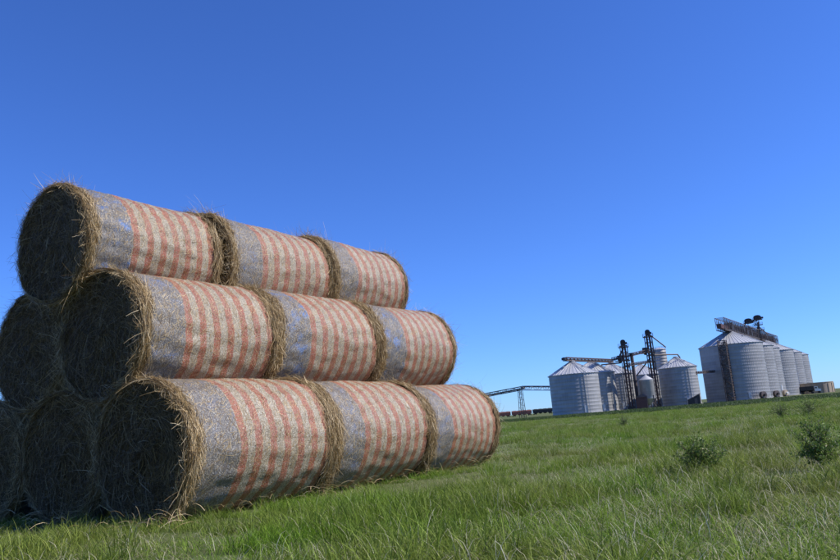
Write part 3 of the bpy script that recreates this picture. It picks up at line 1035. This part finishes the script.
def grain_truck():
    o = empty('grain_truck', place(168.0, 330.5), rad(-24))
    tag(o, 'dark two-hopper grain truck with white cab parked before the tan bunker', 'truck')
    L = 6.6
    for k in range(2):
        x0 = -3.6 + k * 3.0
        m = MB()
        m.add([(x0, -1.2, 1.6), (x0 + 2.9, -1.2, 1.6), (x0 + 2.9, 1.2, 1.6), (x0, 1.2, 1.6),
               (x0, -1.25, 3.3), (x0 + 2.9, -1.25, 3.3), (x0 + 2.9, 1.25, 3.3), (x0, 1.25, 3.3),
               (x0 + 1.1, -0.4, 0.8), (x0 + 1.8, -0.4, 0.8), (x0 + 1.8, 0.4, 0.8), (x0 + 1.1, 0.4, 0.8)],
              [(4, 5, 6, 7), (0, 1, 5, 4), (1, 2, 6, 5), (2, 3, 7, 6), (3, 0, 4, 7), (0, 8, 9, 1), (1, 9, 10, 2), (2, 10, 11, 3), (3, 11, 8, 0), (8, 11, 10, 9)])
        m.build('hopper_body', MAT['dark'], o)
    MB().box((0, 0, 1.35), (7.6, 0.9, 0.3)).build('chassis', MAT['dark'], o)
    m = MB()
    m.add([(2.6, -1.15, 1.0), (5.0, -1.15, 1.0), (5.0, 1.15, 1.0), (2.6, 1.15, 1.0), (2.6, -1.1, 3.1), (3.9, -1.1, 3.1), (3.9, 1.1, 3.1), (2.6, 1.1, 3.1), (4.1, -1.1, 2.0), (5.0, -1.0, 1.9), (5.0, 1.0, 1.9), (4.1, 1.1, 2.0)],
          [(0, 3, 2, 1), (4, 5, 6, 7), (0, 4, 7, 3), (0, 1, 9, 8, 5, 4), (3, 7, 6, 11, 10, 2), (5, 8, 11, 6), (8, 9, 10, 11), (1, 2, 10, 9)])
    cab = m.build('cab', MAT['white'], o)
    MB().box((4.02, 0, 2.6), (0.12, 1.7, 0.7)).build('windscreen', MAT['glass'], cab)
    for s_ in (-1, 1):
        MB().box((3.2, 1.13 * s_, 2.5), (0.8, 0.05, 0.6)).build('side_window', MAT['glass'], cab)
    for x0 in (-3.2, -2.2, 1.6, 4.3):
        for s_ in (-1, 1):
            MB().tube((x0, s_ * 0.85, 0.5), (x0, s_ * 1.15, 0.5), 0.5, 0.5, 16).build('wheel', MAT['rubber'], o)


grain_truck()


def aeration_fan(label, x, y, rz, pipe):
    o = empty('aeration_fan', place(x, y), rz)
    tag(o, label, 'fan', 'aeration fans at the bin bases')
    MB().tube((-0.55, 0, 1.3), (0.55, 0, 1.3), 1.25, 1.25, 20).build('fan_housing', MAT['conc' if pipe else 'rust'], o)
    MB().box((0, 1.3, 0.9), (0.9, 2.0, 1.0)).build('duct', MAT['concgrey'], o)
    MB().tube((0.55, 0, 1.3), (1.2, 0, 1.3), 0.4, 0.4, 12).build('motor', MAT['white' if pipe else 'dark'], o)
    MB().box((0, 0, 0.1), (1.6, 1.8, 0.3)).build('base_frame', MAT['dark'], o)
    if pipe:
        MB().tube((-1.5, 0.3, 0), (-1.5, 0.3, 4.6), 0.45, 0.45, 14).build('vent_pipe', MAT['white'], o)


aeration_fan('tan round aeration fan with white upright pipe between the tall bins', 143.0, 299.6, rad(-60), True)
aeration_fan('small aeration fan at the base of the widest bin', 116.6, 260.6, rad(-70), False)
aeration_fan('small aeration fan at the base of the second tall bin', 131.5, 282.6, rad(-70), False)


def shed():  # made-up shed: dark wedge with roof and door, standing in for a shadow
    o = empty('shadow_wedge', place(88.2, 249.0), rad(-18))
    tag(o, 'shed-shaped dark wedge standing in for the shadow at the foot of the low bin by the pipe bridge', 'shed')
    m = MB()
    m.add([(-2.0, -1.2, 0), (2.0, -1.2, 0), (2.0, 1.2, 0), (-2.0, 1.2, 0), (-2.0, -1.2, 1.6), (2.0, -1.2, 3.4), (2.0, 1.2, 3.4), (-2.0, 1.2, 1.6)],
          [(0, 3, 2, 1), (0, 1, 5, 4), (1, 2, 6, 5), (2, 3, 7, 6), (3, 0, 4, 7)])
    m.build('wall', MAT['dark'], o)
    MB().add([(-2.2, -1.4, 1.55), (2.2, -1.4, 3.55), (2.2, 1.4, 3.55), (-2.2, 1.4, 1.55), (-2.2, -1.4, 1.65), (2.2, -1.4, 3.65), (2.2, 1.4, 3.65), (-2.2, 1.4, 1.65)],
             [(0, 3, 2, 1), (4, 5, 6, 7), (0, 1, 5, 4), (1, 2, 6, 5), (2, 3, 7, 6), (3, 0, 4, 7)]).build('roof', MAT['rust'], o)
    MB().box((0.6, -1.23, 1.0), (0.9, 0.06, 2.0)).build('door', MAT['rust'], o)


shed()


def railcar(label, x, y, rz, mat):
    """covered hopper car: ribbed side, sloped ends, roof hatches, two trucks"""
    o = empty('railcar', place(x, y), rz)
    tag(o, label, 'railcar', 'railcars standing on the track')
    L, w = 17.0, 3.1
    m = MB()
    sec = [(-w / 2, 1.6), (-w / 2, 4.1), (-w * 0.36, 4.6), (0, 4.75), (w * 0.36, 4.6), (w / 2, 4.1), (w / 2, 1.6)]
    P = [(xx, yy, zz) for xx in (-L / 2, L / 2) for yy, zz in sec]
    n = len(sec)
    F = [(i, (i + 1) % n, n + (i + 1) % n, n + i) for i in range(n)] + [tuple(range(n))[::-1], tuple(range(n, 2 * n))]
    m.add(P, F)
    m.build('body', MAT[mat], o)
    for s_ in (-1, 1):
        for k in range(13):
            xx = -L / 2 + 0.3 + k * (L - 0.6) / 12
            MB().box((xx, s_ * (w / 2 + 0.05), 2.85), (0.12, 0.16, 2.5)).build('side_rib', MAT[mat], o)
    for k in range(4):
        xc = -L * 0.36 + k * L * 0.24
        MB().add([(xc - 1.9, -1.3, 1.6), (xc + 1.9, -1.3, 1.6), (xc + 1.9, 1.3, 1.6), (xc - 1.9, 1.3, 1.6), (xc - .4, -.6, .7), (xc + .4, -.6, .7), (xc + .4, .6, .7), (xc - .4, .6, .7)],
                 [(0, 1, 2, 3), (4, 7, 6, 5), (0, 4, 5, 1), (1, 5, 6, 2), (2, 6, 7, 3), (3, 7, 4, 0)]).build('discharge_hopper', MAT[mat], o)
        MB().box((xc, 0, 4.8), (2.6, 0.7, 0.2)).build('roof_hatch', MAT[mat], o)
    for xc in (-L * 0.40, L * 0.40):
        t = MB().box((xc, 0, 0.75), (2.6, 2.0, 0.35)).build('bogie', MAT['dark'], o)
        for dx in (-0.9, 0.9):
            for s_ in (-0.75, 0.75):
                MB().tube((xc + dx, s_ - 0.07, 0.55), (xc + dx, s_ + 0.07, 0.55), 0.46, 0.46, 16).build('wheel', MAT['dark'], t)


rzc = rad(2)
tx, ty = 96.0, 640.0
for k, (lb, mt) in enumerate([('black railcar at the end of the train, beside the nearest low bin', 'carblack'),
                              ('brown railcar coupled next to the black one', 'car'),
                              ('brown railcar under the conveyor trestle, second from the black one', 'car'),
                              ('brown railcar half hidden by the far end of the bale pile', 'car')]):
    railcar(lb, tx - k * 18.2 * math.cos(rzc), ty - k * 18.2 * math.sin(rzc), rzc, mt)

# ------------------------------------------------------------------ vegetation
clumps_far = {}


def blade_set(r, n, rad_, h0, h1, w0, w1, bend, dry, upright=0.25, segs=6):
    s = np.linspace(0, 1, segs)
    q = r.uniform(0, 2 * np.pi, n)
    rr = rad_ * np.sqrt(r.uniform(0, 1, n))
    base = np.stack([rr * np.cos(q), rr * np.sin(q), np.full(n, -0.02)], 1)
    az = r.uniform(0, 2 * np.pi, n)
    out = np.stack([np.cos(az), np.sin(az), np.zeros(n)], 1)
    L = r.uniform(h0, h1, n) * (0.6 + 0.4 * r.uniform(size=n))
    a0 = np.abs(r.normal(0, upright, n))
    be = np.abs(r.normal(bend, 0.45, n))
    ang = a0[:, None] + be[:, None] * s ** 1.3
    dz, dx = np.cos(ang), np.sin(ang)
    step = (L / (segs - 1))[:, None]
    cz = np.concatenate([np.zeros((n, 1)), np.cumsum(dz[:, :-1] * step, 1)], 1)
    cx = np.concatenate([np.zeros((n, 1)), np.cumsum(dx[:, :-1] * step, 1)], 1)
    P = base[:, None, :] + out[:, None, :] * cx[..., None] + np.array([0, 0, 1.0]) * cz[..., None]
    tw = r.normal(0, 0.5, n)
    side0 = np.stack([-np.sin(az), np.cos(az), np.zeros(n)], 1)
    side = norm(side0 + out * tw[:, None])
    shade = r.uniform(0, 0.98, n)
    isdry = r.uniform(size=n) < dry
    shade = np.where(isdry, 1.02 + 0.95 * r.uniform(size=n), shade)
    V, F, per = ribbons(P, side, r.uniform(w0, w1, n), 0.12)
    return V, F, np.repeat(shade, per)


def clump(name, seed, specs):
    r = np.random.default_rng(seed)
    Vs, Fs, Ss, off = [], [], [], 0
    for sp in specs:
        V, F, S_ = blade_set(r, *sp)
        Vs.append(V); Fs.append(F + off); Ss.append(S_); off += len(V)
    me = np_mesh(name, np.concatenate(Vs), np.concatenate(Fs), {'shade': np.concatenate(Ss)})
    me.materials.append(MAT['grass'])
    return bpy.data.objects.new(name, me)


grass_col_ = bpy.data.collections.new('grass_sources')
# (n, radius, h0, h1, w0, w1, bend, dry fraction, upright)
specs = []
for k in range(4):   # lush
    specs.append([(290, 0.18, 0.08, 0.24, 0.0022, 0.0052, 1.5, 0.02, 0.6), (9, 0.20, 0.16, 0.32, 0.0018, 0.0036, 2.2, 0.9, 0.8)])
for k in range(3):   # mixed
    specs.append([(270, 0.25, 0.05, 0.18, 0.0022, 0.0048, 1.8, 0.08, 0.9), (22, 0.24, 0.12, 0.30, 0.0016, 0.0034, 2.3, 0.92, 1.0)])
for k in range(2):   # low thatch
    specs.append([(290, 0.30, 0.04, 0.12, 0.0022, 0.0048, 1.8, 0.18, 1.1), (22, 0.28, 0.08, 0.24, 0.0016, 0.0032, 2.2, 0.96, 1.1)])
specs.append([(90, 0.09, 0.20, 0.38, 0.0022, 0.005, 1.3, 0.02, 0.35), (10, 0.10, 0.24, 0.40, 0.002, 0.0036, 1.8, 0.9, 0.5)])   # tall tuft
specs.append([(80, 0.16, 0.05, 0.16, 0.009, 0.019, 0.9, 0.0, 0.6), (60, 0.2, 0.08, 0.22, 0.003, 0.006, 1.2, 0.03, 0.5)])       # broad-leaved weed
for k, sp in enumerate(specs):
    grass_col_.objects.link(clump('clump_%02d' % k, 900 + k, sp))


def scatter_tree(name, collection):
    ng = bpy.data.node_groups.new(name, 'GeometryNodeTree')
    ng.interface.new_socket('Geometry', in_out='INPUT', socket_type='NodeSocketGeometry')
    ng.interface.new_socket('Geometry', in_out='OUTPUT', socket_type='NodeSocketGeometry')
    gi, go = ng.nodes.new('NodeGroupInput'), ng.nodes.new('NodeGroupOutput')
    ip = ng.nodes.new('GeometryNodeInstanceOnPoints')
    ci = ng.nodes.new('GeometryNodeCollectionInfo')
    ci.inputs['Collection'].default_value = collection
    ci.inputs['Separate Children'].default_value = True
    ci.inputs['Reset Children'].default_value = True
    ip.inputs['Pick Instance'].default_value = True

    def named(nm, typ):
        a = ng.nodes.new('GeometryNodeInputNamedAttribute')
        a.data_type = typ
        a.inputs['Name'].default_value = nm
        return a.outputs['Attribute']
    ng.links.new(gi.outputs[0], ip.inputs['Points'])
    ng.links.new(ci.outputs[0], ip.inputs['Instance'])
    ng.links.new(named('var', 'INT'), ip.inputs['Instance Index'])
    cx = ng.nodes.new('ShaderNodeCombineXYZ')
    ng.links.new(named('rot', 'FLOAT'), cx.inputs[2])
    er = ng.nodes.new('FunctionNodeEulerToRotation')
    ng.links.new(cx.outputs[0], er.inputs[0])
    ng.links.new(er.outputs[0], ip.inputs['Rotation'])
    ng.links.new(named('scl', 'FLOAT'), ip.inputs['Scale'])
    ng.links.new(ip.outputs[0], go.inputs[0])
    return ng


def scatter(name, collection, X, Y, var, scl, label, cat, dz=0.0):
    me = bpy.data.meshes.new(name)
    n = len(X)
    me.vertices.add(n)
    me.vertices.foreach_set('co', np.stack([X, Y, gz(X, Y) + dz], 1).astype(np.float32).ravel())
    a = me.attributes.new('var', 'INT', 'POINT'); a.data.foreach_set('value', var.astype(np.int32))
    a = me.attributes.new('rot', 'FLOAT', 'POINT'); a.data.foreach_set('value', rng.uniform(0, 6.283, n).astype(np.float32))
    a = me.attributes.new('scl', 'FLOAT', 'POINT'); a.data.foreach_set('value', scl.astype(np.float32))
    me.update()
    o = link(name, me)
    md = o.modifiers.new('scatter', 'NODES')
    md.node_group = scatter_tree(name + '_nodes', collection)
    tag(o, label, cat, kind='stuff')
    return o


def vnoise(x, y, sc, seed):
    """smooth value noise in 0..1"""
    r = np.random.default_rng(seed)
    T = r.uniform(0, 1, (256, 256))
    x, y = x / sc + 1000, y / sc + 1000
    xi, yi = np.floor(x).astype(int), np.floor(y).astype(int)
    fx, fy = x - xi, y - yi
    fx, fy = fx * fx * (3 - 2 * fx), fy * fy * (3 - 2 * fy)
    g = lambda a, b: T[a % 256, b % 256]
    return (g(xi, yi) * (1 - fx) + g(xi + 1, yi) * fx) * (1 - fy) + (g(xi, yi + 1) * (1 - fx) + g(xi + 1, yi + 1) * fx) * fy


def sector(r0, r1, dens, a0=-0.85, a1=0.85):
    n = int(dens * (a1 - a0) / 2 * (r1 * r1 - r0 * r0))
    d = np.sqrt(rng.uniform(r0 * r0, r1 * r1, n))
    a = rng.uniform(a0, a1, n)
    return d * np.sin(a), d * np.cos(a)


def footprint(x, y):
    """inside the pile of bales"""
    dx, dy = x - ROW0[0], y - ROW0[1]
    t = dx * UX + dy * UY
    v = dx * VX + dy * VY
    return (t > 0.03) & (t < 3 * Lb + 0.1) & (v > -0.36) & (v < SP * 2 + 0.5)


XS, YS, SC, VR = [], [], [], []
for r0, r1, dens, sc in ((2.2, 9, 24, 1.0), (9, 18, 18, 1.0), (18, 40, 9, 1.1), (40, 90, 3.6, 1.25), (90, 240, 0.55, 1.9)):
    x, y = sector(r0, r1, dens)
    XS.append(x); YS.append(y); SC.append(np.full(len(x), sc))
X, Y, SCL = np.concatenate(XS), np.concatenate(YS), np.concatenate(SC)
keep = ~footprint(X, Y) & (np.hypot(X, Y) > 2.2)
X, Y, SCL = X[keep], Y[keep], SCL[keep]
nA = vnoise(X, Y, 1.6, 1) * 0.6 + vnoise(X, Y, 0.6, 2) * 0.4
nB = vnoise(X, Y, 4.5, 3)
u = rng.uniform(size=len(X))
q = nA * 0.75 + u * 0.25
var = np.where(q > 0.56, rng.integers(0, 4, len(X)), np.where(q > 0.38, rng.integers(4, 7, len(X)), rng.integers(7, 9, len(X))))
var = np.where((rng.uniform(size=len(X)) < 0.06) & (nA > 0.45), 9, var)
var = np.where((rng.uniform(size=len(X)) < 0.30) & (vnoise(X, Y, 1.1, 9) > 0.72), 10, var)
SCL = SCL * rng.uniform(0.6, 1.3, len(X)) * (0.50 + 0.45 * nB + 0.5 * nA)
dxp, dyp = X - ROW0[0], Y - ROW0[1]
tp, vp = dxp * UX + dyp * UY, dxp * VX + dyp * VY
dist_p = np.hypot(np.maximum(np.maximum(-tp, tp - 5.8), 0), np.maximum(np.maximum(-0.4 - vp, vp - 3.4), 0))
SCL = SCL * np.clip(0.62 + 0.38 * dist_p / 1.6, 0, 1)
scatter('field_grass', grass_col_, X, Y, var, SCL, 'tufted green field grass with pale dry blades around the bales', 'grass')

# ---- weeds and bushes


def bush(label, x, y, h, w, seed, lift=0.25, leaves=4600, col_='weed'):
    r = np.random.default_rng(seed)
    o = empty('weed_bush', place(x, y))
    tag(o, label, 'bush', 'leafy weeds standing in the field')
    m = MB()
    m.tube((0, 0, -0.03), (0.01 * h, 0.01, h * lift), 0.010 * h + 0.003, 0.008 * h + 0.002, 7)
    m.tube((0.01 * h, 0.01, h * lift), (0.02 * h, 0.0, h * 0.6), 0.008 * h + 0.002, 0.005 * h, 7)
    m.build('stem', MAT['twig'], o)
    tw = MB()
    tips = []
    for k in range(70):
        z0 = h * r.uniform(lift * 0.7, 0.6)
        q = r.uniform(0, 6.283)
        rr = w / 2 * r.uniform(0.3, 1.15)
        zt = h * r.uniform(lift + 0.05, 1.0) * (1.18 if k % 6 == 0 else 1.0)
        fall = math.sqrt(max(0.05, 1 - ((zt / h - 0.55) / 0.5) ** 2))
        p0 = Vector((0.012, 0, z0)); p2 = Vector((rr * fall * math.cos(q), rr * fall * math.sin(q), zt))
        p1 = (p0 + p2) / 2 + Vector((r.normal(0, .03), r.normal(0, .03), -0.04 * h))
        tw.tube(p0, p1, 0.0035, 0.0028, 4, False); tw.tube(p1, p2, 0.0028, 0.0012, 4, False)
        tips.append((p0, p1, p2))
    tw.build('twigs', MAT['twig'], o, kind='stuff')
    n = leaves
    ti = r.integers(0, len(tips), n)
    tt = r.beta(1.5, 1.3, n) * 0.85 + 0.2
    A = np.array([[list(v) for v in tips[i]] for i in range(len(tips))])
    a, b, c = A[ti, 0], A[ti, 1], A[ti, 2]
    P0 = (a * ((1 - tt) ** 2)[:, None] + b * (2 * tt * (1 - tt))[:, None] + c * (tt ** 2)[:, None]) + r.normal(0, 0.018 * max(h, 0.5) / 0.5, (n, 3))
    d = norm(r.normal(0, 1, (n, 3)) + np.array([0, 0, 0.5]))
    ln = r.uniform(0.012, 0.034, n) * (0.8 + h * 0.4)
    s_ = np.linspace(0, 1, 3)
    P = P0[:, None, :] + d[:, None, :] * (ln[:, None] * s_)[..., None]
    P[:, 2, 2] -= ln * 0.3
    side = norm(np.cross(d, r.normal(0, 1, (n, 3))))
    V, F, per = ribbons(P, side, ln * r.uniform(0.25, 0.45, n), 0.35)
    sh = np.where(r.uniform(size=n) < 0.07, 1.3, r.uniform(0, 1, n))
    me = np_mesh('foliage', V, F, {'shade': np.repeat(sh, per)})
    link('foliage', me, MAT['weed'], o, 'stuff')


MAT['twig'] = m_plain('weed_stem', (0.10, 0.085, 0.045), 0.8, 0, 0.3, 20)
MAT['weed'] = m_leafy('weed_leaves', lambda t: t.ramp(t.attr('shade'), [(0.0, (0.055, 0.100, 0.016)), (0.6, (0.150, 0.235, 0.040)), (0.99, (0.25, 0.33, 0.075)), (1.0, (0.36, 0.33, 0.18))]), 0.3, 0.5, 0.3)
bush('round bushy green weed standing in the grass below the tall bin row', 2.52, 7.22, 0.38, 0.54, 31, 0.10, 3600)
bush('airy pale green weed clump at the picture edge, larger of the near bushes', 3.42, 6.75, 0.44, 0.58, 32, 0.10, 3800)
bush('low dark weed far out in the field, nearest the round bunker', 8.95, 19.2, 0.50, 0.65, 34, 0.1, 1200)
bush('wide spreading weed far out in the field, beside the low dark one', 9.9, 19.6, 0.55, 1.25, 35, 0.1, 2200)
bush('lone tiny weed far out in the field before the low bins', 6.3, 24.5, 0.42, 0.6, 36, 0.1, 900)

# ---- dark crop strip before the grain site
MAT['crop'] = m_leafy('crop_leaves', lambda t: t.ramp(t.attr('shade'), [(0.0, (0.025, 0.050, 0.012)), (1.0, (0.085, 0.135, 0.03))]), 0.3, 0.5, 0.3)
crop_col = bpy.data.collections.new('crop_sources')
for k in range(3):
    r_ = np.random.default_rng(70 + k)
    V, F, S_ = blade_set(r_, 90, 0.9, 0.35, 0.75, 0.05, 0.11, 1.2, 0.0, 0.5)
    me = np_mesh('crop_%d' % k, V, F, {'shade': S_})
    me.materials.append(MAT['crop'])
    crop_col.objects.link(bpy.data.objects.new('crop_%d' % k, me))
cx, cy = sector(85, 225, 0.42, -0.3, 0.75)
ca2, cd2 = np.arctan2(cx, cy), np.hypot(cx, cy)
inner = 168 - 75 * np.clip((ca2 - 0.1) / 0.42, 0, 1)
kk = (cd2 > inner) & (cd2 < 222)
cx, cy = cx[kk], cy[kk]
scatter('crop_strip', crop_col, cx, cy, rng.integers(0, 3, len(cx)), rng.uniform(0.7, 1.1, len(cx)), 'dark green strip of crop growing before the grain bins', 'crop')

# ---- straw shed from the pile into the grass
r_ = np.random.default_rng(5)
n_ = 380
tt_, vv_ = r_.uniform(-0.7, 6.0, n_), -0.45 - np.abs(r_.normal(0, 0.22, n_))
sw = r_.uniform(size=n_) < 0.35
tt_ = np.where(sw, -0.05 - np.abs(r_.normal(0, 0.25, n_)), tt_)
vv_ = np.where(sw, r_.uniform(-0.6, 3.2, n_), vv_)
bx_, by_ = ROW0[0] + UX * tt_ + VX * vv_, ROW0[1] + UY * tt_ + VY * vv_
P0 = np.stack([bx_, by_, r_.uniform(0.02, 0.12, n_)], 1)
d_ = norm(np.stack([r_.normal(0, 1, n_), r_.normal(0, 1, n_), r_.normal(0, 0.25, n_)], 1))
l_ = r_.uniform(0.06, 0.26, n_)
s3 = np.linspace(0, 1, 4)
P_ = P0[:, None, :] + d_[:, None, :] * (l_[:, None] * s3)[..., None]
P_[..., 2] += (0.03 * np.sin(s3 * 3.1))[None, :]
V, F, per = ribbons(P_, norm(np.cross(d_, r_.normal(0, 1, (n_, 3)))), r_.uniform(0.002, 0.0045, n_), 0.4)
o = link('fallen_straw', np_mesh('fallen_straw', V, F, {'shade': np.repeat(r_.beta(3, 1.6, n_), per)}), MAT['straw'])
tag(o, 'loose straw shed into the grass along the foot of the bale pile', 'straw', kind='stuff')

# ---- small plant between the elevator legs
o = empty('vent_stack', place(69.6, 249.4))
tag(o, 'short dark vent stack standing between the two elevator legs', 'vent stack')
MB().tube((0, 0, 0), (0, 0, 18.0), 0.55, 0.55, 14).build('pipe', MAT['rust'], o)
MB().tube((0, 0, 18.0), (0, 0, 18.9), 0.75, 0.75, 14).build('cap', MAT['dark'], o)
MB().box((0, 0, 9.5), (1.6, 1.6, 0.2)).build('collar', MAT['dark'], o)
o = empty('pit_shed', place(69.4, 244.6), rad(-15))
tag(o, 'small dark pit shed at the foot of the shorter elevator leg', 'shed')
MB().box((0, 0, 1.9), (3.4, 3.0, 3.8)).build('wall', MAT['rust2'], o)
MB().add([(-1.9, -1.7, 3.8), (1.9, -1.7, 3.8), (1.9, 1.7, 3.8), (-1.9, 1.7, 3.8), (0, -1.7, 4.7), (0, 1.7, 4.7)],
         [(0, 3, 2, 1), (0, 1, 4), (2, 3, 5), (1, 2, 5, 4), (3, 0, 4, 5)]).build('roof', MAT['rust'], o)
MB().box((0.2, -1.53, 1.3), (1.4, 0.06, 2.6)).build('door', MAT['rust2'], o)
